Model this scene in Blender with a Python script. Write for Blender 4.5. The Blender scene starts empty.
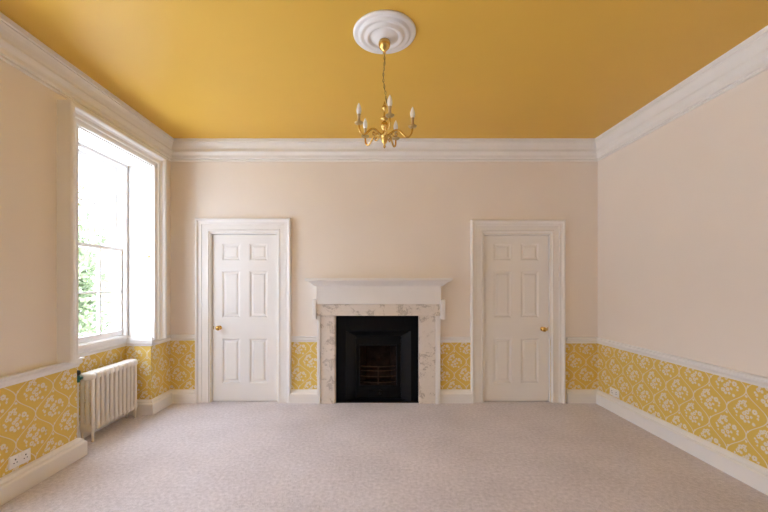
import bpy, bmesh, math, random
from mathutils import Vector
random.seed(4)
PI = math.pi
S = bpy.context.scene
COL = S.collection

# ------------------------------------------------------------------ camera, sky, light, exposure
CAMH = 1.41
FPX = 363.0
cam_d = bpy.data.cameras.new('camera')
cam = bpy.data.objects.new('camera', cam_d); COL.objects.link(cam)
cam.location = (0, 0, CAMH); cam.rotation_euler = (PI/2, 0, 0)
cam_d.sensor_fit = 'HORIZONTAL'; cam_d.sensor_width = 36.0
cam_d.lens = FPX/768*36.0
cam_d.shift_x = 11.0/768; cam_d.shift_y = 27.8/768
cam_d.clip_start = 0.05
S.camera = cam

w = bpy.data.worlds.new('overcast_sky'); S.world = w; w.use_nodes = True
bg = w.node_tree.nodes['Background']
bg.inputs[0].default_value = (0.81, 0.905, 1.10, 1); 
# overcast sky: about four times brighter overhead than at the horizon
_nt = w.node_tree; _tc = _nt.nodes.new('ShaderNodeTexCoord'); _sp = _nt.nodes.new('ShaderNodeSeparateXYZ'); _mr = _nt.nodes.new('ShaderNodeMapRange')
_mr.inputs['From Min'].default_value = 0.0; _mr.inputs['From Max'].default_value = 1.0
_mr.inputs['To Min'].default_value = 3.6; _mr.inputs['To Max'].default_value = 16.0
_nt.links.new(_tc.outputs['Generated'], _sp.inputs[0]); _nt.links.new(_sp.outputs['Z'], _mr.inputs[0]); _nt.links.new(_mr.outputs[0], bg.inputs[1])

def portal(name, loc, rot, sx, sy):
    l = bpy.data.lights.new(name, 'AREA'); l.shape = 'RECTANGLE'; l.size = sx; l.size_y = sy
    l.cycles.is_portal = True
    o = bpy.data.objects.new(name, l); COL.objects.link(o); o.location = loc; o.rotation_euler = rot
WOFFS = (0.0, -1.85, -3.4)      # the window in view, then two unseen ones added to light the room
for yo in WOFFS:
    portal('window_daylight_portal', (-2.86, 3.42+yo, 1.76), (0, -PI/2, 0), 1.95, 1.2)

RWX = ()      # positions of windows in the rear wall (none)
for x in RWX:
    portal('window_daylight_portal', (x, -2.42, 2.07), (PI/2, 0, 0), .7, 1.3)
S.view_settings.view_transform = 'Standard'
S.view_settings.look = 'None'
S.view_settings.gamma = 1.0
S.view_settings.use_curve_mapping = False
S.view_settings.exposure = 0.50
S.cycles.max_bounces = 14; S.cycles.diffuse_bounces = 9; S.cycles.glossy_bounces = 4
S.cycles.sample_clamp_indirect = 8
S.cycles.use_denoising = True

# ------------------------------------------------------------------ materials
def new_mat(name):
    m = bpy.data.materials.new(name); m.use_nodes = True
    return m, m.node_tree, m.node_tree.nodes['Principled BSDF']
def nd(nt, t, **kw):
    n = nt.nodes.new(t)
    for k, v in kw.items(): setattr(n, k, v)
    return n
def mat(name, col, rough=0.5, metal=0.0, spec=0.5, var=0.0, scale=8.0, bump=0.0, bscale=60.0):
    m, nt, b = new_mat(name)
    b.inputs['Base Color'].default_value = (*col, 1)
    b.inputs['Roughness'].default_value = rough; b.inputs['Metallic'].default_value = metal
    b.inputs['Specular IOR Level'].default_value = spec
    tc = nd(nt, 'ShaderNodeTexCoord')
    if var:
        n = nd(nt, 'ShaderNodeTexNoise'); n.inputs['Scale'].default_value = scale; n.inputs['Detail'].default_value = 4
        nt.links.new(tc.outputs['Object'], n.inputs['Vector'])
        r = nd(nt, 'ShaderNodeMapRange'); r.inputs['From Min'].default_value = .3; r.inputs['From Max'].default_value = .7
        r.inputs['To Min'].default_value = 1-var; r.inputs['To Max'].default_value = 1+var
        nt.links.new(n.outputs[0], r.inputs[0])
        mx = nd(nt, 'ShaderNodeVectorMath', operation='SCALE'); mx.inputs[0].default_value = col
        nt.links.new(r.outputs[0], mx.inputs['Scale']); nt.links.new(mx.outputs[0], b.inputs['Base Color'])
    if bump:
        n = nd(nt, 'ShaderNodeTexNoise'); n.inputs['Scale'].default_value = bscale; n.inputs['Detail'].default_value = 3
        nt.links.new(tc.outputs['Object'], n.inputs['Vector'])
        bp = nd(nt, 'ShaderNodeBump'); bp.inputs['Strength'].default_value = bump; bp.inputs['Distance'].default_value = .003
        nt.links.new(n.outputs[0], bp.inputs['Height']); nt.links.new(bp.outputs[0], b.inputs['Normal'])
    return m

M = {}
M['wall'] = mat('cream_wall_paint', (.87, .805, .74), .75, spec=.25, var=.015, scale=1.3, bump=.06, bscale=9)
M['ceiling'] = mat('ochre_ceiling_paint', (.78, .48, .075), .45, spec=.4, var=.02, scale=1.2)
M['white'] = mat('white_gloss_wood_paint', (.87, .855, .84), .38, spec=.4, var=.01, scale=3)
M['plaster'] = mat('white_plaster_paint', (.86, .845, .83), .6, spec=.3, var=.015, scale=4)
M['rad'] = mat('radiator_enamel', (.88, .84, .79), .35, spec=.4, var=.01, scale=6)
M['brass'] = mat('polished_brass', (.70, .46, .14), .26, metal=1, var=.08, scale=40)
M['agedbrass'] = mat('aged_brass', (.55, .42, .22), .3, metal=1, var=.15, scale=60)
M['dark'] = mat('dark_gap', (.03, .028, .026), .8)
M['iron'] = mat('black_cast_iron', (.0025, .0025, .0032), .5, spec=.16, var=.15, scale=30, bump=.15, bscale=120)
M['soot'] = mat('sooty_firebrick', (.022, .012, .009), .9, spec=.1, var=.5, scale=14, bump=.5, bscale=40)
M['bars'] = mat('rust_tinted_iron_bars', (.06, .03, .016), .6, spec=.2, var=.3, scale=40)
M['socket'] = mat('white_socket_plastic', (.88, .87, .86), .35)
M['hole'] = mat('socket_pin_holes', (.05, .05, .05), .7)
M['bulb'] = mat('white_opal_bulb_glass', (.90, .89, .88), .2, spec=.6)
M['candle'] = mat('candle_sleeve', (.50, .37, .22), .35, metal=.6)
M['cord'] = mat('dark_brass_chain', (.20, .13, .06), .4, metal=.8)
M['teal'] = mat('teal_valve_body', (.02, .13, .12), .4)
M['black'] = mat('black_plastic', (.02, .02, .02), .4)
M['facade'] = mat('white_render', (.93, .92, .90), .8, var=.02, scale=1)
M['slate'] = mat('grey_slate', (.25, .26, .28), .7, var=.1, scale=3)
M['bark'] = mat('bark', (.16, .11, .07), .9, var=.3, scale=12, bump=.5)
M['foliage'] = mat('green_leaves', (.20, .25, .13), .6, spec=.3, var=.45, scale=2.2)
M['ground'] = mat('pale_gravel', (.72, .70, .66), .9, var=.15, scale=6)

def glass():
    m, nt, b = new_mat('window_glass')
    nt.nodes.remove(b)
    t = nd(nt, 'ShaderNodeBsdfTransparent'); t.inputs[0].default_value = (.97, .98, .975, 1)
    g = nd(nt, 'ShaderNodeBsdfGlossy'); g.inputs['Roughness'].default_value = .02
    mx = nd(nt, 'ShaderNodeMixShader'); mx.inputs[0].default_value = .04
    nt.links.new(t.outputs[0], mx.inputs[1]); nt.links.new(g.outputs[0], mx.inputs[2])
    nt.links.new(mx.outputs[0], nt.nodes['Material Output'].inputs[0])
    return m
M['glass'] = glass()

def carpet():
    m, nt, b = new_mat('mauve_grey_carpet')
    tc = nd(nt, 'ShaderNodeTexCoord')
    def noise(s, d):
        n = nd(nt, 'ShaderNodeTexNoise'); n.inputs['Scale'].default_value = s; n.inputs['Detail'].default_value = d
        nt.links.new(tc.outputs['Object'], n.inputs['Vector']); return n
    n1 = noise(150, 3); n2 = noise(2.0, 5); n3 = noise(38, 4)
    a = nd(nt, 'ShaderNodeMath', operation='ADD'); nt.links.new(n1.outputs[0], a.inputs[0]); nt.links.new(n3.outputs[0], a.inputs[1])
    a2 = nd(nt, 'ShaderNodeMath', operation='MULTIPLY_ADD'); nt.links.new(n2.outputs[0], a2.inputs[0]); a2.inputs[1].default_value = .55
    nt.links.new(a.outputs[0], a2.inputs[2])
    r = nd(nt, 'ShaderNodeValToRGB'); e = r.color_ramp.elements
    e[0].position = .0; e[1].position = 1.0
    mr = nd(nt, 'ShaderNodeMapRange'); mr.inputs['From Min'].default_value = .85; mr.inputs['From Max'].default_value = 1.7
    nt.links.new(a2.outputs[0], mr.inputs[0]); nt.links.new(mr.outputs[0], r.inputs[0])
    e[0].color = (.42, .37, .38, 1); e[1].color = (.78, .72, .74, 1)
    nt.links.new(r.outputs[0], b.inputs['Base Color'])
    b.inputs['Roughness'].default_value = 1.0; b.inputs['Specular IOR Level'].default_value = .1
    b.inputs['Sheen Weight'].default_value = .3; b.inputs['Sheen Roughness'].default_value = .6
    bp = nd(nt, 'ShaderNodeBump'); bp.inputs['Strength'].default_value = .6; bp.inputs['Distance'].default_value = .006
    nt.links.new(a.outputs[0], bp.inputs['Height']); nt.links.new(bp.outputs[0], b.inputs['Normal'])
    return m
M['carpet'] = carpet()

def marble():
    m, nt, b = new_mat('veined_cream_marble')
    tc = nd(nt, 'ShaderNodeTexCoord')
    n = nd(nt, 'ShaderNodeTexNoise'); n.inputs['Scale'].default_value = 7; n.inputs['Detail'].default_value = 9
    n.inputs['Distortion'].default_value = .7; n.inputs['Roughness'].default_value = .75
    nt.links.new(tc.outputs['Object'], n.inputs['Vector'])
    r = nd(nt, 'ShaderNodeValToRGB'); el = r.color_ramp.elements
    el[0].position = .36; el[0].color = (.66, .60, .55, 1)
    el[1].position = .66; el[1].color = (.76, .70, .64, 1)
    for p, c in ((.39, (.72, .67, .61, 1)), (.43, (.42, .37, .33, 1)), (.462, (.76, .70, .64, 1)), (.56, (.80, .74, .68, 1))):
        e = el.new(p); e.color = c
    nt.links.new(n.outputs[0], r.inputs[0]); nt.links.new(r.outputs[0], b.inputs['Base Color'])
    b.inputs['Roughness'].default_value = .35
    return m
M['marble'] = marble()

def wallpaper(name, axis, sign, off):
    # yellow paper printed with a pale ogee trellis and flower sprigs; repeat .285 x .32 m
    W, H = .285, .322
    m, nt, b = new_mat(name)
    L = nt.links.new
    def mt(op, a, c=None, d=None):
        n = nd(nt, 'ShaderNodeMath', operation=op)
        for i, v in enumerate((a, c, d)):
            if v is None: continue
            if isinstance(v, (int, float)): n.inputs[i].default_value = v
            else: L(v, n.inputs[i])
        return n.outputs[0]
    tc = nd(nt, 'ShaderNodeTexCoord'); sp = nd(nt, 'ShaderNodeSeparateXYZ'); L(tc.outputs['Object'], sp.inputs[0])
    u = mt('MULTIPLY_ADD', sp.outputs[axis], sign, off); v = mt('ADD', sp.outputs[2], -.322)
    def wrap(x, P, o=0.0):
        return mt('WRAP', mt('ADD', x, o), P/2, -P/2)
    a1, b1 = wrap(u, W), wrap(v, H); a2, b2 = wrap(u, W, W/2), wrap(v, H, H/2)
    inA = mt('LESS_THAN', mt('ADD', mt('DIVIDE', mt('ABSOLUTE', a1), W), mt('DIVIDE', mt('ABSOLUTE', b1), H)), .5)
    def mix(f, x, y):   # f ? x : y
        return mt('ADD', mt('MULTIPLY', x, f), mt('MULTIPLY', y, mt('SUBTRACT', 1.0, f)))
    a = mix(inA, a1, a2); c = mix(inA, b1, b2)
    cs = mt('MULTIPLY', mt('COSINE', mt('MULTIPLY', v, 2*PI/H)), W/4)
    d1 = mt('ABSOLUTE', wrap(mt('SUBTRACT', u, cs), W, -W/4))
    d2 = mt('ABSOLUTE', wrap(mt('ADD', u, cs), W, W/4))
    dl = mt('SUBTRACT', mt('MINIMUM', d1, d2), .0036)
    vec = nd(nt, 'ShaderNodeCombineXYZ'); L(a, vec.inputs[0]); L(c, vec.inputs[1])
    blobs = [(-.030,.052,.013),(-.012,.060,.012),(-.004,.043,.011),(-.046,.022,.012),(-.040,.038,.009),(-.028,.018,.010),
             (.044,.020,.016),(.006,.008,.013),(.018,.026,.009),(-.010,-.004,.012),(.006,-.022,.012),(-.022,-.032,.014),
             (.026,-.014,.009),(-.006,-.048,.010),(.014,-.044,.009),(.062,-.012,.008),(-.070,-.012,.009),(-.052,-.030,.006),
             (.040,-.050,.010),(-.082,.004,.007),(.082,.006,.008),(.0,.120,.008),(.012,-.128,.007),(0,.085,.005)]
    dd = None
    for (x, y, r) in blobs:
        if max(abs(x), abs(y)) < .063: x, y = x*1.3, y*1.25
        n = nd(nt, 'ShaderNodeVectorMath', operation='DISTANCE'); L(vec.outputs[0], n.inputs[0]); n.inputs[1].default_value = (x, y, 0)
        if r >= .011: q = mt('SUBTRACT', mt('ABSOLUTE', mt('SUBTRACT', n.outputs['Value'], r*.72)), r*.46)
        else: q = mt('SUBTRACT', n.outputs['Value'], r*1.15)
        dd = q if dd is None else mt('MINIMUM', dd, q)
    # petals: break up the blobs with a fine noise
    nz = nd(nt, 'ShaderNodeTexNoise'); nz.inputs['Scale'].default_value = 110; nz.inputs['Detail'].default_value = 2
    L(tc.outputs['Object'], nz.inputs['Vector'])
    dd = mt('ADD', dd, mt('MULTIPLY', mt('SUBTRACT', nz.outputs[0], .45), .014))
    d = mt('MINIMUM', dd, dl)
    f = nd(nt, 'ShaderNodeMapRange'); f.inputs['From Min'].default_value = -.0012; f.inputs['From Max'].default_value = .0018
    f.inputs['To Min'].default_value = 1; f.inputs['To Max'].default_value = 0
    L(d, f.inputs[0])
    cm = nd(nt, 'ShaderNodeMix', data_type='RGBA')
    cm.inputs[6].default_value = (.76, .54, .12, 1); cm.inputs[7].default_value = (.82, .78, .72, 1)
    L(mt('MULTIPLY', f.outputs[0], .88), cm.inputs[0]); L(cm.outputs[2], b.inputs['Base Color'])
    b.inputs['Roughness'].default_value = .6; b.inputs['Specular IOR Level'].default_value = .3
    return m
M['paper_y'] = wallpaper('yellow_trellis_wallpaper_left', 1, 1.0, -2.593)
M['paper_r'] = wallpaper('yellow_trellis_wallpaper_right', 1, -1.0, 2.46)
M['paper_x'] = wallpaper('yellow_trellis_wallpaper_back', 0, 1.0, .03)

# ------------------------------------------------------------------ mesh helpers
class MB:
    def __init__(s): s.v = []; s.f = []; s.sm = []
    def add(s, vs, fs, smooth=False):
        o = len(s.v); s.v += [tuple(p) for p in vs]
        for f in fs: s.f.append(tuple(i+o for i in f)); s.sm.append(smooth)
        return s
    def box(s, x0, x1, y0, y1, z0, z1):
        vs = [(x,y,z) for x in (x0,x1) for y in (y0,y1) for z in (z0,z1)]
        return s.add(vs, [(0,1,3,2),(4,6,7,5),(0,4,5,1),(2,3,7,6),(0,2,6,4),(1,5,7,3)])
    def lathe(s, prof, c=(0,0,0), n=24, axis='z'):
        vs = []; fs = []
        for (r, h) in prof:
            for k in range(n):
                a = 2*PI*k/n; p = (r*math.cos(a), r*math.sin(a), h)
                if axis == 'y': p = (p[0], p[2], p[1])
                if axis == 'x': p = (p[2], p[0], p[1])
                vs.append((p[0]+c[0], p[1]+c[1], p[2]+c[2]))
        m = len(prof)
        for i in range(m-1):
            for k in range(n):
                k2 = (k+1) % n; fs.append((i*n+k, i*n+k2, (i+1)*n+k2, (i+1)*n+k))
        if prof[0][0] > 1e-5: fs.append(tuple(range(n)))
        if prof[-1][0] > 1e-5: fs.append(tuple((m-1)*n+k for k in range(n)))
        return s.add(vs, fs, True)
    def tube(s, pts, r, n=10):
        P = [Vector(p) for p in pts]; R = r if isinstance(r, (list, tuple)) else [r]*len(P)
        vs = []; fs = []; up = None
        for i, p in enumerate(P):
            t = (P[min(i+1, len(P)-1)]-P[max(i-1, 0)]).normalized()
            if up is None:
                up = Vector((0,0,1)) if abs(t.z) < .9 else Vector((1,0,0))
            a = t.cross(up).normalized(); up = a.cross(t).normalized()
            for k in range(n):
                q = 2*PI*k/n; vs.append(p+(a*math.cos(q)+up*math.sin(q))*R[i])
        for i in range(len(P)-1):
            for k in range(n):
                k2 = (k+1) % n; fs.append((i*n+k, i*n+k2, (i+1)*n+k2, (i+1)*n+k))
        fs.append(tuple(range(n))); fs.append(tuple((len(P)-1)*n+k for k in range(n)))
        return s.add(vs, fs, True)
    def sweep(s, path, prof, fn, closed=False):
        # path: 2-D polyline; prof: closed polygon of (offset to the right of the path, height); fn(a, b, h) -> 3-D point
        n = len(path); m = len(prof); vs = []; fs = []
        P = [Vector(p) for p in path]
        def nrm(i, j):
            d = (P[j]-P[i]).normalized(); return Vector((d.y, -d.x))
        for i in range(n):
            ns = []
            if closed or i > 0: ns.append(nrm((i-1) % n, i))
            if closed or i < n-1: ns.append(nrm(i, (i+1) % n))
            if len(ns) == 2:
                q = ns[0]+ns[1]; mi = q/(q.dot(ns[0]))
            else: mi = ns[0]
            for (o, h) in prof:
                p = P[i]+mi*o; vs.append(fn(p.x, p.y, h))
        for i in range(n if closed else n-1):
            j = (i+1) % n
            for k in range(m):
                k2 = (k+1) % m; fs.append((i*m+k, i*m+k2, j*m+k2, j*m+k))
        if not closed: fs.append(tuple(range(m))); fs.append(tuple((n-1)*m+k for k in range(m)))
        return s.add(vs, fs)
    def panelled(s, O, U, V, N, Wd, Ht, T, rects, depth=.011):
        O, U, V, N = map(Vector, (O, U, V, N))
        pt = lambda u, v, d: O+U*u+V*v+N*d
        us = sorted({0, Wd, *[r[0] for r in rects], *[r[2] for r in rects]})
        vs_ = sorted({0, Ht, *[r[1] for r in rects], *[r[3] for r in rects]})
        for i in range(len(us)-1):
            for j in range(len(vs_)-1):
                cu, cv = (us[i]+us[i+1])/2, (vs_[j]+vs_[j+1])/2
                if any(r[0] < cu < r[2] and r[1] < cv < r[3] for r in rects): continue
                s.add([pt(us[i],vs_[j],0), pt(us[i+1],vs_[j],0), pt(us[i+1],vs_[j+1],0), pt(us[i],vs_[j+1],0)], [(0,1,2,3)])
        for r in rects:
            rings = []
            for ins, dp in ((0,0), (.003,-.004), (.010,-.006), (.014,-depth), (.030,-depth), (.046,-depth*.45)):
                u0, v0, u1, v1 = r[0]+ins, r[1]+ins, r[2]-ins, r[3]-ins
                if u1-u0 < .02 or v1-v0 < .02: break
                rings.append([pt(u0,v0,dp), pt(u1,v0,dp), pt(u1,v1,dp), pt(u0,v1,dp)])
            vv = [p for q in rings for p in q]; ff = []
            for i in range(len(rings)-1):
                for k in range(4): ff.append((i*4+k, i*4+(k+1)%4, i*4+4+(k+1)%4, i*4+4+k))
            b0 = (len(rings)-1)*4; ff.append((b0, b0+1, b0+2, b0+3))
            s.add(vv, ff)
        c = [pt(0,0,0), pt(Wd,0,0), pt(Wd,Ht,0), pt(0,Ht,0), pt(0,0,-T), pt(Wd,0,-T), pt(Wd,Ht,-T), pt(0,Ht,-T)]
        s.add(c, [(4,7,6,5),(0,4,5,1),(1,5,6,2),(2,6,7,3),(3,7,4,0)])
        return s
    def build(s, name, mats, parent=None, loc=None, fix=True, bevel=0, matfn=None, **props):
        me = bpy.data.meshes.new(name)
        org = Vector(loc) if loc is not None else Vector((0,0,0))
        me.from_pydata([tuple(Vector(p)-org) for p in s.v], [], s.f)
        me.polygons.foreach_set('use_smooth', s.sm)
        if not isinstance(mats, (list, tuple)): mats = [mats]
        for q in mats: me.materials.append(q)
        if matfn:
            for p in me.polygons: p.material_index = matfn(p.center, p.normal)
        if fix:
            bm = bmesh.new(); bm.from_mesh(me); bmesh.ops.remove_doubles(bm, verts=bm.verts, dist=1e-5)
            bmesh.ops.recalc_face_normals(bm, faces=bm.faces); bm.to_mesh(me); bm.free()
        me.validate()
        o = bpy.data.objects.new(name, me); COL.objects.link(o)
        if parent is not None:
            o.parent = parent
            o.location = org - world_loc(parent)
        else: o.location = org
        if bevel:
            b = o.modifiers.new('bevel', 'BEVEL'); b.width = bevel; b.segments = 2; b.limit_method = 'ANGLE'; b.angle_limit = .6
        for k, v in props.items(): o[k] = v
        return o
def world_loc(o):
    p = Vector(o.location)
    while o.parent: o = o.parent; p += Vector(o.location)
    return p
def empty(name, loc, **props):
    o = bpy.data.objects.new(name, None); COL.objects.link(o); o.location = loc; o.empty_display_size = .1
    for k, v in props.items(): o[k] = v
    return o
ST = dict(kind='structure')
XY = lambda a, b, h: (a, b, h)

# ------------------------------------------------------------------ room shell
XL, XR, YB, YR, ZC = -2.41, 2.675, 4.32, -2.1, 3.11
WY0 = 2.92
PZ = .75            # wallpaper below, paint above (line hidden by the dado rail)
NY0, NY1, NX = 2.955, 3.94, -2.69       # window niche
WT = 2.69           # head of the window opening

def cells(mb, a0, a1, holes, emit, zt=ZC):
    # holes: (a0, a1, z0, z1)
    us = sorted({a0, a1, *[h[0] for h in holes], *[h[1] for h in holes]})
    zs = sorted({0, PZ, zt, *[h[2] for h in holes], *[h[3] for h in holes]})
    for i in range(len(us)-1):
        for j in range(len(zs)-1):
            cu, cz = (us[i]+us[i+1])/2, (zs[j]+zs[j+1])/2
            if any(h[0] < cu < h[1] and h[2] < cz < h[3] for h in holes): continue
            emit(us[i], us[i+1], zs[j], zs[j+1])

# left wall
mb = MB()
cells(mb, YR-.3, YB+.48, [h for yo in WOFFS for h in ((NY0+yo, NY1+yo, 0, .83), (WY0+yo, NY1+yo, .83, WT))], lambda a, b, c, d: mb.box(XL-.42, XL, a, b, c, d))
for yo in WOFFS:
    mb.box(XL-.42, NX, NY0+yo, NY1+yo, 0, PZ); mb.box(XL-.42, NX, NY0+yo, NY1+yo, PZ, .83)
def mf(c, n):
    if c.z < PZ:
        if abs(n.x) > .9: return 1
        if abs(n.y) > .9: return 2
    return 0
mb.build('wall_left', [M['wall'], M['paper_y'], M['paper_x']], fix=False, matfn=mf, **ST)
# back wall
D1 = (-1.928, -1.143, 0, 2.015); D2 = (1.319, 2.110, 0, 2.006); FH = (-.440, .552, 0, 1.034)
mb = MB()
cells(mb, XL, XR+.3, [D1, D2, FH], lambda a, b, c, d: mb.box(a, b, YB, YB+.48, c, d))
for h in (D1, D2): mb.box(h[0], h[1], YB+.11, YB+.48, 0, h[3])
mb.box(FH[0], FH[1], YB+.40, YB+.48, 0, FH[3])
mb.build('wall_back', [M['wall'], M['paper_x'], M['white']], fix=False,
         matfn=lambda c, n: (1 if c.z < PZ and abs(c.y-YB) < .001 else (2 if c.z < 2.02 and c.y > YB+.001 and c.y < YB+.3 else 0)), **ST)
# right wall, rear wall
mb = MB(); cells(mb, YR-.3, YB, [], lambda a, b, c, d: mb.box(XR, XR+.3, a, b, c, d))
mb.build('wall_right', [M['wall'], M['paper_r']], fix=False, matfn=lambda c, n: 1 if c.z < PZ and n.x != 0 and abs(n.x) > .9 else 0, **ST)
RWB = 1.45
RWH = [(x-.3, x+.3, RWB, WT) for x in RWX]
mb = MB(); cells(mb, XL, XR, RWH, lambda a, b, c, d: mb.box(a, b, YR-.3, YR, c, d))
mb.build('wall_rear', [M['wall'], M['paper_x']], fix=False, matfn=lambda c, n: 1 if c.z < PZ else 0, **ST)
MB().box(XL-.42, XR+.3, YR-.3, YB+.48, -.12, 0).build('floor', M['carpet'], **ST)
MB().box(XL-.42, XR+.3, YR-.3, YB+.48, ZC, ZC+.15).build('ceiling', M['ceiling'], **ST)

# cornice all round
corn = [(0,2.865),(.013,2.865),(.018,2.873),(.013,2.883),(.013,2.890),(.026,2.894),(.028,2.902),(.028,2.928),(.034,2.938),(.044,2.948),
        (.056,2.962),(.056,2.978),(.030,2.980),(.030,2.996),(.038,3.010),(.050,3.036),(.062,3.054),(.070,3.062),(.070,3.072),(.080,3.076),(.080,3.11),(0,3.11)]
MB().sweep([(XL,YR),(XL,YB),(XR,YB),(XR,YR)], corn, XY, closed=True).build('trim_1', M['plaster'], **ST)

# skirting and dado rails
base = [(0,0),(.048,0),(.048,.108),(.040,.118),(.027,.123),(.027,.134),(.018,.147),(.006,.153),(0,.155)]
dado0 = [(0,0),(.010,0),(.013,.016),(.022,.024),(.028,.034),(.028,.046),(.022,.050),(.022,.054),(.036,.058),(.036,.070),(0,.072)]
def dado(z0, k=1.0): return [(a, z0+b*k) for a, b in dado0]
A1 = (-2.083, -.997, 2.187); A2 = (1.166, 2.295, 2.167)
nich = [(XL,NY0),(NX,NY0),(NX,NY1),(XL,NY1)]
pathL = [(XL,YR)]+[(x, y+yo) for yo in sorted(WOFFS) for x, y in nich]+[(XL,YB),(A1[0],YB)]
MB().sweep(pathL, base, XY).build('baseboard_left', M['white'], **ST)
MB().sweep(pathL, dado(.735), XY).build('trim_2', M['white'], **ST)
FL, FR = -.655, .790
MB().sweep([(A1[1],YB),(FL,YB)], base, XY).build('baseboard_back', M['white'], **ST)
MB().sweep([(FR,YB),(A2[0],YB)], base, XY).build('baseboard_back', M['white'], **ST)
MB().sweep([(A1[1],YB),(FL,YB)], dado(.718), XY).build('trim_3', M['white'], **ST)
MB().sweep([(FR,YB),(A2[0],YB)], dado(.712,.95), XY).build('trim_4', M['white'], **ST)
pathR = [(A2[1],YB),(XR,YB),(XR,YR)]
MB().sweep(pathR, base, XY).build('baseboard_right', M['white'], **ST)
MB().sweep(pathR, dado(.702,1.02), XY).build('trim_5', M['white'], **ST)

# ------------------------------------------------------------------ doors
def arch_prof(wd):
    return [(0,0),(0,.040),(.006,.048),(.018,.050),(.026,.046),(.030,.034),(.044,.028),(wd*.42,.027),(wd*.44,.020),(wd*.78,.018),(wd*.80,.024),(wd*.9,.024),(wd*.93,.012),(wd,.010),(wd,0)]
def door(n, A, Hh, knob_left, label):
    xo0, xo1, zo = A; xi0, xi1, _, zi = Hh
    lw, rw, tw = xi0-xo0, xo1-xi1, zo-zi
    wd = tw
    # architrave outer edge follows the wall, inner edge the opening
    s = (xi0-wd, xi1+wd)
    MB().sweep([(s[0],0),(s[0],zo),(s[1],zo),(s[1],0)], arch_prof(wd-.004), lambda a, b, h: (a, YB-h, b)).build('trim_%d' % (n+5), M['white'], **ST)
    g = .004; x0, x1, z0, z1 = xi0+.004+g, xi1-.004-g, .008, zi-.012-g
    # jamb lining with rebate
    MB().box(xi0, xi0+.004, YB, YB+.11, 0, zi).box(xi1-.004, xi1, YB, YB+.11, 0, zi).box(xi0, xi1, YB, YB+.11, zi-.012, zi).build('trim_%d' % (n+7), M['white'], **ST)
    W_, H_ = x1-x0, z1-z0
    pw = .213; st = (W_-2*pw-.115)/2
    rows = [(CAMH-(382.8-283.8)/83.3, CAMH-(338.5-283.8)/83.3), (CAMH-(317.3-283.8)/83.3, CAMH+(283.8-271.2)/83.3), (CAMH+(283.8-260.4)/83.3, CAMH+(283.8-243.8)/83.3)]
    rects = []
    for (a, b) in rows:
        for u in (st, st+pw+.115): rects.append((u, a-z0, u+pw, b-z0))
    d = MB().panelled((x0, YB+.028, z0), (1,0,0), (0,0,1), (0,-1,0), W_, H_, .042, rects, .013).build('door_%d' % n, M['white'], loc=(x0, YB+.03, 0), **ST)
    kx = x0+.085 if knob_left else x1-.075
    kz = .885 if knob_left else .870
    k = MB().lathe([(0,0),(.026,0),(.026,-.004),(.020,-.008),(.011,-.010),(.010,-.030),(.016,-.036),(.026,-.046),(.029,-.056),(.026,-.066),(.014,-.073),(0,-.075)],
                   (kx, YB+.0275, kz), 20, 'y').build('door_handle', M['brass'], d, loc=(kx, YB+.0275, kz), label='round polished brass knob')
    ex = x0+.012 if knob_left else x1-.012
    MB().box(ex-.005, ex+.005, YB+.024, YB+.0275, kz-.020, kz+.020).build('latch_plate', M['agedbrass'], d, label='small aged brass latch plate')
    hx = x1+.002 if knob_left else x0-.002
    for hz in (.25, 1.0, 1.78):
        MB().lathe([(.005,hz-.04),(.005,hz+.04)], (hx, YB+.024, 0), 10).build('hinge', M['white'], d)
door(1, A1, D1, True, '')
door(2, A2, D2, False, '')

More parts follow.
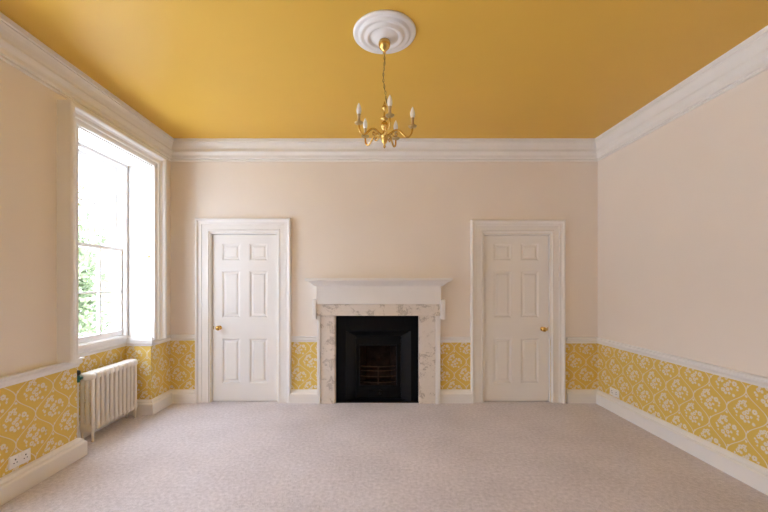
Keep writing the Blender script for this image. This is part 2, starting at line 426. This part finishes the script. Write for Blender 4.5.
# ------------------------------------------------------------------ window
def ring_boxes(mb, x0, x1, y0, y1, z0, z1, wl, wt, wb):
    mb.box(x0, x1, y0, y0+wl, z0, z1); mb.box(x0, x1, y1-wl, y1, z0, z1)
    mb.box(x0, x1, y0+wl, y1-wl, z1-wt, z1); mb.box(x0, x1, y0+wl, y1-wl, z0, z0+wb)
def window(n, yo):
    a, b = WY0+yo+.006, NY1+yo-.006
    # sash box frame = window_n
    f = MB()
    fx0, fx1 = -2.80, -2.655
    ring_boxes(f, fx0, fx1, a, b, .832, WT, .035, .03, .02)
    # staff bead and parting bead
    ring_boxes(f, -2.672, -2.646, a+.02, b-.02, .842, WT-.012, .03, .03, .02)
    f.box(-2.738, -2.728, a+.035, a+.047, .85, 2.66); f.box(-2.738, -2.728, b-.047, b-.035, .85, 2.66)
    root = f.build('window_%d' % n, M['white'], loc=(-2.72, (a+b)/2, .832), **ST)
    sa, sb = a+.036, b-.036
    # sashes: lower (inner) and upper (outer), three panes wide, two high
    def sash(nm, xc, z0, z1, tb, bb, zm):
        m_ = MB(); st = .042
        ring_boxes(m_, xc-.022, xc+.022, sa, sb, z0, z1, st, tb, bb)
        gw = (sb-sa-2*st-2*.018)/3
        for k in (1, 2):
            y = sa+st+gw*k+.018*(k-1); m_.box(xc-.016, xc+.016, y, y+.018, z0+bb, z1-tb)
        for k in range(3):
            y = sa+st+(gw+.018)*k; m_.box(xc-.016, xc+.016, y, y+gw, zm-.009, zm+.009)
        s_ = m_.build(nm, M['white'], root, loc=(xc, (sa+sb)/2, z0))
        MB().box(xc-.002, xc+.002, sa+st-.004, sb-st+.004, z0+bb-.004, z1-tb+.004).build('window_pane', M['glass'], s_, label='clear glass panes')
    sash('lower_sash', -2.70, .853, 1.79, .034, .065, 1.325)
    sash('upper_sash', -2.762, 1.757, 2.66, .045, .034, 2.205)
    # shutters in the reveals: N faces into the opening
    def shutter(y, N, z0, z1, rects, knob):
        wd = .262
        x0 = -2.642
        s_ = MB().panelled((x0, y, z0), (1,0,0), (0,0,1), N, wd, z1-z0, .012, [(r[0], r[1]-z0, r[2], r[3]-z0) for r in rects], .008)
        s_ = s_.build('window_shutter', M['white'], root, loc=(x0, y, z0))
        if knob:
            MB().lathe([(0,0),(.008,0),(.006,-.008*1),(.012,-.016),(.012,-.022),(0,-.026)] if N[1] < 0 else [(0,0),(.008,0),(.006,.008),(.012,.016),(.012,.022),(0,.026)],
                       (x0+wd-.035, y, 1.70), 14, 'y').build('shutter_knob', M['brass'], s_, loc=(x0+wd-.035, y, 1.70), label='tiny brass knob')
    lo = [(.07,.93,.20,1.22),(.07,1.30,.20,1.665)]; hi = [(.07,1.86,.20,2.14),(.07,2.26,.20,2.59)]
    for (y, N) in ((NY1+yo-.014, (0,-1,0)), (WY0+yo+.014, (0,1,0))):
        shutter(y, N, .834, 1.768, lo, True); shutter(y, N, 1.774, WT-.016, hi, False)
    MB().panelled((-2.642, a+.004, WT-.012), (1,0,0), (0,1,0), (0,0,-1), .255, b-a-.008, .011, [(.05,.07,.20,b-a-.08)], .006).build('soffit_panel', M['white'], root)
    # inner sill between the shutters
    MB().box(-2.69, -2.635, WY0+yo+.002, NY1+yo-.002, .8315, .852).box(-2.69, -2.650, WY0+yo+.002, NY1+yo-.002, .808, .8315).build('window_sill', M['white'], root)
    MB().box(-2.652, -2.382, NY1+yo-.030, NY1+yo-.001, .8075, .8335).build('shutter_foot', M['white'], root)
    MB().box(-2.652, -2.382, WY0+yo+.001, WY0+yo+.030, .8075, .8335).build('shutter_foot', M['white'], root)
    # deep architrave
    o0, o1, zt = WY0+yo-.155, NY1+yo+.110, 2.812
    wd = .125
    prof = [(0,0),(0,.105),(.008,.115),(.030,.116),(.040,.108),(.044,.088),(.058,.074),(.085,.070),(.088,.058),(.110,.054),(wd,.046),(wd,0)]
    MB().sweep([(o0,.809),(o0,zt),(o1,zt),(o1,.809)], prof, lambda p, q, h: (XL+h, p, q)).build('window_architrave', M['white'], root)
    MB().box(XL, XL+.04, o0+wd, WY0+yo-.015, .809, zt-wd).build('architrave_fillet', M['white'], root)
for k, yo in enumerate(WOFFS): window(k+1, yo)  # only the first is in view; the others are added for their daylight
for k, x in enumerate(RWX):
    m_ = MB()
    def bar(x0, x1, z0, z1, y=YR-.2): m_.box(x0, x1, y-.02, y+.02, z0, z1)
    bar(x-.3, x-.25, RWB, WT); bar(x+.25, x+.3, RWB, WT); bar(x-.25, x+.25, WT-.07, WT); bar(x-.25, x+.25, RWB, RWB+.08); bar(x-.25, x+.25, 2.05, 2.09)
    for q in (0,): bar(x+q-.009, x+q+.009, RWB+.08, 2.05); bar(x+q-.009, x+q+.009, 2.09, WT-.07)
    r_ = m_.build('window_%d' % (k+5), M['white'], **ST)
    MB().sweep([(x-.42,RWB),(x-.42,2.80),(x+.42,2.80),(x+.42,RWB)], [(0,0),(0,.03),(.12,.02),(.12,0)], lambda a, b, h: (a, YR+h, b)).build('window_architrave', M['white'], r_)
    MB().box(x-.45, x+.45, YR-.18, YR+.03, RWB-.03, RWB).build('window_sill', M['white'], r_)

# ------------------------------------------------------------------ fireplace surround
fp = empty('fireplace', (.065, 4.28, 0), label='white mantelpiece with marble jambs and lintel around the black hearth opening', category='fireplace')
my = 4.24
bx0, bx1 = -.668, .797
MB().box(bx0+.004, bx1-.004, my, YB, 1.172, 1.39).build('frieze', M['plaster'], fp, bevel=.002, label='plain cream painted frieze')
shelf = [(-.04,1.380),(.006,1.380),(.010,1.388),(.018,1.396),(.034,1.404),(.046,1.416),(.062,1.430),(.084,1.440),(.094,1.442),(.094,1.448),(.104,1.450),(.104,1.472),(.100,1.476),(-.04,1.476)]
MB().sweep([(bx0-.008,YB),(bx0-.008,my),(bx1+.008,my),(bx1+.008,YB)], shelf, XY).box(bx0+.04, bx1-.04, my+.03, YB, 1.381, 1.475).build('mantel_shelf', M['white'], fp)
MB().box(bx0+.008, bx1-.008, my+.006, YB, 1.036, 1.170).build('marble_lintel', M['marble'], fp, bevel=.002, label='veined marble lintel slab')
for (x0, x1) in ((-.617, -.452), (.551, .733)):
    MB().box(x0, x1, 4.262, YB, 0.0, 1.034).build('marble_jamb', M['marble'], fp, bevel=.002, label='veined marble upright slab')
for (x0, x1) in ((-.655, -.6185), (.7345, .790)):
    MB().box(x0, x1, 4.248, YB, 0, 1.034).build('jamb_casing', M['white'], fp, bevel=.003)
for (x0, x1) in ((-.452, -.440), (.540, .551)):
    MB().box(x0, x1, 4.275, YB, 0, 1.034).build('jamb_fillet', M['marble'], fp)
for (x0, x1) in ((-.706, -.660), (.789, .842)):
    MB().box(x0, x1, 4.226, YB, .995, 1.225).build('ear_block', M['white'], fp, bevel=.006)

# cast iron insert
fi = empty('cast_iron_fire_grate', (.056, 4.36, 0), label='black cast iron register grate with barred basket set inside the marble surround', category='fire grate')
X0, X1, Z1 = -.4395, .5395, 1.0335
def PX(px, y): return (px-373)*y/FPX
def PZy(py, y): return CAMH-(py-283.8)*y/FPX
yf = 4.325; yb = 4.43
ix0, ix1, iz = PX(345.8, yf), PX(411, yf), PZy(331, yf)
jx0, jx1, jz = PX(356, yb), PX(400.8, yb), PZy(336, yb)
mbf = MB()
ring = lambda x0, x1, z, y: [(x0,y,0.0),(x0,y,z),(x1,y,z),(x1,y,0.0)]
mbf.box(X0, ix0, yf, yf+.02, 0, Z1).box(ix1, X1, yf, yf+.02, 0, Z1).box(ix0, ix1, yf, yf+.02, iz, Z1)
mbf.build('frame_plate', M['iron'], fi, bevel=.003)
def splay(q):
    mb_ = MB(); t = .006
    if q == 0: p = [(ix0,yf,0),(ix0,yf,iz),(jx0,yb,jz),(jx0,yb,0)]; o = Vector((-t,t,0))
    if q == 1: p = [(ix1,yf,0),(ix1,yf,iz),(jx1,yb,jz),(jx1,yb,0)]; o = Vector((t,t,0))
    if q == 2: p = [(ix0,yf,iz),(ix1,yf,iz),(jx1,yb,jz),(jx0,yb,jz)]; o = Vector((0,t,t))
    P = [Vector(v) for v in p]; vs = P+[v+o for v in P]
    mb_.add(vs, [(0,1,2,3),(4,7,6,5),(0,4,5,1),(1,5,6,2),(2,6,7,3),(3,7,4,0)])
    mb_.build('splayed_cheek' if q < 2 else 'canopy_hood', M['iron_s'], fi)
M['iron_s'] = mat('polished_black_iron', (.004, .0045, .006), .32, spec=.35, var=.1, scale=20)
for q in range(3): splay(q)
ox0, ox1, oz1, oz0 = PX(360, yb), PX(396.3, yb), PZy(345.8, yb), PZy(385.3, yb)
mbf = MB().box(jx0, ox0, yb, yb+.015, 0, jz).box(ox1, jx1, yb, yb+.015, 0, jz).box(ox0, ox1, yb, yb+.015, oz1, jz).box(ox0, ox1, yb, yb+.015, 0, oz0)
mbf.build('inner_plate', M['iron'], fi, bevel=.003)
MB().sweep([(ox0-.012,oz0),(ox0-.012,oz1+.012),(ox1+.012,oz1+.012),(ox1+.012,oz0)], [(0,0),(0,.006),(.006,.010),(.012,.006),(.012,0)], lambda a, b, h: (a, yb-h, b)).build('opening_bead', M['iron_s'], fi)
# firebrick back with sloping cheeks
mbk = MB(); yk = 4.62
P = [(ox0,yb+.016,oz0),(ox0,yb+.016,oz1+.06),(ox0+.07,yk,oz0),(ox0+.07,yk,oz1+.06),(ox1-.07,yk,oz0),(ox1-.07,yk,oz1+.06),(ox1,yb+.016,oz0),(ox1,yb+.016,oz1+.06)]
mbk.add(P, [(0,1,3,2),(2,3,5,4),(4,5,7,6)])
P2 = [(x + (-.015 if i < 4 else .015), y+.012, z) for i, (x, y, z) in enumerate(P)]
mbk.add(P2, [(0,1,3,2),(2,3,5,4),(4,5,7,6)])
for k in range(3):
    z = oz0+.10+.13*k; mbk.box(ox0+.075, ox1-.075, yk-.006-.012*(2-k), yk+.001, z-.05, z+.05)
mbk.build('firebrick_lining', M['soot'], fi, label='sooty brown firebrick back')
MB().box(ox0, ox1, yb+.016, yk, oz0-.02, oz0+.02).build('basket_floor', M['soot'], fi)
for k, z in enumerate((oz0+.045, oz0+.115, oz0+.185, oz0+.235)):
    pts = []
    for i in range(13):
        t = i/12; x = ox0+.012+(ox1-ox0-.024)*t; pts.append((x, yb+.012-.05*math.sin(PI*t)**.6 if 0 < t < 1 else yb+.012, z))
    MB().tube(pts, .0065 if k == 3 else .005, 8).build('basket_bar', M['bars'], fi)
MB().tube([((ox0+ox1)/2, yb-.036, oz0+.02), ((ox0+ox1)/2, yb-.036, oz0+.24)], .005, 8).build('basket_upright', M['bars'], fi)
MB().lathe([(0,.0),(.03,0),(.03,-.008),(.014,-.012),(.012,-.03),(.018,-.036),(0,-.042)], (PX(380,yb), yb, .085), 16, 'y').build('damper_knob', M['iron_s'], fi)
MB().box((ox0+ox1)/2-.12, (ox0+ox1)/2+.12, yb-.012, yb-.001, .03, oz0-.06).build('ash_door', M['iron'], fi, bevel=.004)
MB().box(X0, X1, 4.30, yb, 0, .012).build('hearth_plate', M['iron'], fi)

# ------------------------------------------------------------------ radiator
rad = empty('column_radiator', (-2.55, 3.53, 0), label='white cast iron column radiator standing in the niche under the window', category='radiator')
NS = 11; ry0, ry1 = 3.243, 3.823; rt, rb = .617, .085
colx = (-2.505, -2.55, -2.595)
for i in range(NS):
    y = ry0+(ry1-ry0)*i/(NS-1); m_ = MB(); end = i in (0, NS-1)
    for cx in colx:
        m_.lathe([(.012,rb+.02),(.0165,rb+.05),(.0165,rt-.06),(.013,rt-.03)], (cx, y, 0), 12)
    # rounded heads, top and bottom: a capsule loop across the three columns
    def head(zc, hz, th=1.0):
        n = 16; ring_ = []
        for sx_ in (-.0285, -.020, 0, .020, .0285):
            sc = 1.0 if abs(sx_) < .021 else .80
            if sx_ == 0: sc = 1.05
            ring_.append([(-2.55+(.062*sc)*math.copysign(abs(math.cos(2*PI*k/n))**.6, math.cos(2*PI*k/n)), y+sx_*th, zc+hz*sc*math.copysign(abs(math.sin(2*PI*k/n))**.75, math.sin(2*PI*k/n))) for k in range(n)])
        vs = [p for r in ring_ for p in r]; fs = []
        for a in range(4):
            for k in range(n): fs.append((a*n+k, a*n+(k+1)%n, (a+1)*n+(k+1)%n, (a+1)*n+k))
        fs += [tuple(range(n)), tuple(4*n+k for k in range(n))]
        m_.add(vs, fs, True)
    head(rt-.036, .036); head(rb+.036, .034, .62)
    m_.box(-2.598, -2.502, y-.005, y+.005, .345, .358)
    if end:
        for cx in (colx[0], colx[2]):
            m_.lathe([(.013,0.0),(.011,.012),(.009,.04),(.013,.085),(.012,.13)], (cx, y, 0), 12)
    m_.build('section', M['rad'], rad)
vy = 3.185
m_ = MB().lathe([(.013,.545),(.016,.55),(.016,.60),(.012,.605)], (-2.59, vy, 0), 14).tube([(-2.575,vy,.575),(-2.575,ry0-.028,.578)], .011, 10)
v = m_.build('valve', M['teal'], rad, label='small teal radiator valve')
MB().lathe([(.012,.605),(.019,.612),(.021,.628),(.019,.645),(.010,.650),(0,.650)], (-2.59, vy, 0), 14).build('valve_cap', M['black'], v, label='black valve cap')
MB().tube([(-2.59,vy,0.0),(-2.59,vy,.547)], .0085, 10).build('supply_pipe', M['rad'], rad)
MB().tube([(-2.56,ry1+.024,.12),(-2.56,ry1+.060,.12)], .010, 10).build('drain_union', M['rad'], rad)
MB().lathe([(.014,.105),(.016,.12),(.014,.16)], (-2.56, ry1+.058, 0), 12).tube([(-2.56,ry1+.058,0),(-2.56,ry1+.058,.11)], .008, 8).build('return_valve', M['rad'], rad)
for y in (3.36, 3.70):
    MB().tube([(-2.688,y,.50),(-2.60,y,.50)], .006, 8).build('wall_bracket', M['rad'], rad)

# ------------------------------------------------------------------ sockets
def socket(yc, z0, side, label):
    # side +1: on the left wall facing +x
    x = XL if side > 0 else XR
    t = empty('double_socket', (x, yc, z0+.042), label=label, category='socket')
    p = lambda a, b: (min(x+side*a, x+side*b), max(x+side*a, x+side*b))
    MB().box(*p(0,.010), yc-.074, yc+.074, z0, z0+.085).build('faceplate', M['socket'], t, bevel=.003)
    for s in (-1, 1):
        c = yc+s*.036
        MB().box(*p(.010,.0115), c-.004, c+.004, z0+.050, z0+.059).box(*p(.010,.0115), c-.014, c-.007, z0+.030, z0+.035).box(*p(.010,.0115), c+.007, c+.014, z0+.030, z0+.035).build('pin_holes', M['hole'], t, label='three dark pin slots')
        MB().box(*p(.010,.014), c-.007-s*.024, c+.007-s*.024, z0+.058, z0+.078).build('rocker_switch', M['socket'], t, bevel=.001)
socket(2.473, .176, 1, 'white double socket on yellow wallpaper of the left wall, before the radiator niche')
socket(4.014, .165, -1, 'white double socket low on the right wall just above the skirting near the corner')

# ------------------------------------------------------------------ ceiling rose and chandelier
CX, CY = .0776, 2.462
rose = [(0,3.056),(.030,3.056),(.050,3.060),(.070,3.070),(.092,3.080),(.100,3.080),(.106,3.072),(.116,3.068),(.126,3.072),(.132,3.083),(.142,3.087),(.152,3.082),(.162,3.080),(.170,3.085),(.176,3.093),(.184,3.096),(.196,3.094),(.206,3.097),(.212,3.103),(.212,3.11)]
o = MB().lathe(rose, (CX, CY, 0), 64).build('ceiling_rose', M['plaster'], loc=(CX, CY, 3.11), label='round white plaster ceiling rose with stepped rings above the chandelier', category='ceiling rose')
ch = empty('chandelier', (CX, CY, 3.056), label='five armed brass chandelier with white candle bulbs hanging from the ceiling rose', category='chandelier')
L_ = (CX, CY, 0)
MB().lathe([(.012,3.056),(.036,3.055),(.040,3.045),(.040,3.030),(.034,3.012),(.022,2.998),(.012,2.990),(.008,2.980),(.010,2.972),(0,2.966)], L_, 28).build('canopy', M['brass'], ch, label='polished brass ceiling cup')
# chain: small oval links down a wavy line, with the flex twisted through it
def wav(t):
    z = 2.972-t*(2.972-2.64)
    return Vector((CX+.004*math.sin(t*9)+.012*t-.010*math.sin(t*PI), CY+.004*math.cos(t*7), z))
lk = MB(); NL = 17
for i in range(NL):
    c = wav((i+.5)/NL); pts = []
    for k in range(11):
        a = 2*PI*k/10; d = .0052*math.cos(a); pts.append((c.x+(d if i % 2 else 0), c.y+(0 if i % 2 else d), c.z+.0125*math.sin(a)))
    lk.tube(pts, .0016, 6)
lk.tube([wav(i/30)+Vector((.004*math.cos(i*1.3), .004*math.sin(i*1.3), 0)) for i in range(31)], .0018, 6)
lk.build('chain', M['cord'], ch)
stem = [(0,2.327),(.006,2.332),(.010,2.342),(.006,2.352),(.011,2.362),(.018,2.374),(.024,2.388),(.022,2.402),(.030,2.410),(.030,2.418),(.022,2.424),(.014,2.432),(.009,2.445),(.016,2.458),(.024,2.472),(.026,2.486),(.020,2.500),(.009,2.510),(.007,2.522),(.024,2.528),(.024,2.532),(.009,2.538),(.006,2.555),(.006,2.585),(.010,2.592),(.016,2.602),(.016,2.612),(.008,2.622),(.005,2.632),(.004,2.645),(0,2.648)]
MB().lathe(stem, L_, 28).build('stem', M['brass'], ch, label='turned brass baluster')
def bez(pts, n=8):
    # Catmull-Rom through the points
    P = [Vector(p) for p in pts]; P = [P[0]*2-P[1]]+P+[P[-1]*2-P[-2]]; out = []
    for i in range(1, len(P)-2):
        for k in range(n):
            t = k/n; a, b, c, d = P[i-1], P[i], P[i+1], P[i+2]
            out.append(.5*((2*b)+(c-a)*t+(2*a-5*b+4*c-d)*t*t+(3*b-3*c+d-a)*t**3))
    out.append(P[-2]); return out
RA = .19
prof2 = [(.018,2.408),(.050,2.432),(.075,2.446),(.100,2.440),(.125,2.416),(.148,2.396),(.170,2.398),(.185,2.418),(.190,2.455)]
for ang in (8.5, 80.5, 152.5, -135.5, -63.5):
    a = math.radians(ang); dx, dy = math.sin(a), -math.cos(a)
    P3 = lambda r, z: (CX+dx*r, CY+dy*r, z)
    cv = bez([P3(r, z) for r, z in prof2], 6)
    arm = MB().tube(cv, [.0080-.0022*i/(len(cv)-1) for i in range(len(cv))], 8)
    arm.tube(bez([P3(.045,2.428), P3(.062,2.408), P3(.080,2.402), P3(.090,2.414), P3(.082,2.424), P3(.074,2.416)], 5), .0042, 6)
    ao = arm.build('arm', M['brass'], ch, loc=P3(.026, 2.408))
    e = (CX+dx*RA, CY+dy*RA, 0)
    MB().lathe([(.006,2.450),(.012,2.454),(.020,2.456),(.027,2.461),(.029,2.466),(.026,2.465),(.016,2.462),(.010,2.465),(.010,2.472),(0,2.472)], e, 20).build('drip_pan', M['agedbrass'], ao)
    MB().lathe([(.010,2.468),(.0125,2.474),(.0095,2.482),(.0095,2.512),(.012,2.516),(.012,2.520),(0,2.521)], e, 16).build('candle_holder', M['candle'], ao)
    MB().lathe([(.009,2.518),(.0135,2.526),(.0165,2.540),(.0160,2.556),(.0115,2.574),(.0055,2.588),(.002,2.594),(0,2.596)], e, 16).build('bulb', M['bulb'], ao, label='white candle bulb, unlit')

# ------------------------------------------------------------------ outside the window
MB().box(-30, 25, -30, 35, -.75, -.65).build('ground', M['ground'], **ST)
bl = empty('neighbouring_building', (-5.4, 11, -.65), label='white rendered building beyond the right hand window panes', category='building')
MB().box(-6.48, -4.3, 8.5, 13.5, -.65, 6.2).build('wall', M['facade'], bl)
MB().box(-6.6, -4.2, 8.4, 13.6, 6.2, 6.35).build('roof', M['slate'], bl)
def tree(cx, cy, z0, rx, rz, zc, n, label, ls=.07):
    t = empty('tree', (cx, cy, z0), label=label, category='tree')
    m_ = MB()
    for k in range(n):
        while True:
            p = Vector((random.uniform(-1,1), random.uniform(-1,1), random.uniform(-1,1)))
            if .25 < p.length < 1: break
        r = 1+.22*math.sin(p.x*7+p.z*5)+.15*math.sin(p.y*9-p.z*6)
        c = Vector((cx+p.x*rx*r, cy+p.y*rx*r, zc+p.z*rz*r))
        d1 = Vector((random.gauss(0,1), random.gauss(0,1), random.gauss(0,1))).normalized(); d2 = d1.orthogonal().normalized()
        s_ = ls*random.uniform(.6,1.3)
        m_.add([c-d1*s_, c+d2*s_*.45, c+d1*s_, c-d2*s_*.45], [(0,1,2,3)])
    tr = MB().tube([(cx,cy,z0),(cx+.05,cy,zc*.4),(cx,cy+.05,zc)], [.13,.10,.06], 10)
    for q in range(5):
        a = q*1.26; tr.tube([(cx,cy,zc-.7),(cx+.5*rx*math.cos(a),cy+.5*rx*math.sin(a),zc+.3*rz)], [.05,.02], 6)
    tr.build('trunk', M['bark'], t)
    m_.build('foliage', M['foliage'], t, fix=False)
tree(-5.95, 6.7, -.65, .85, 1.75, 1.2, 8000, 'bushy green tree outside, seen through the left hand window panes')
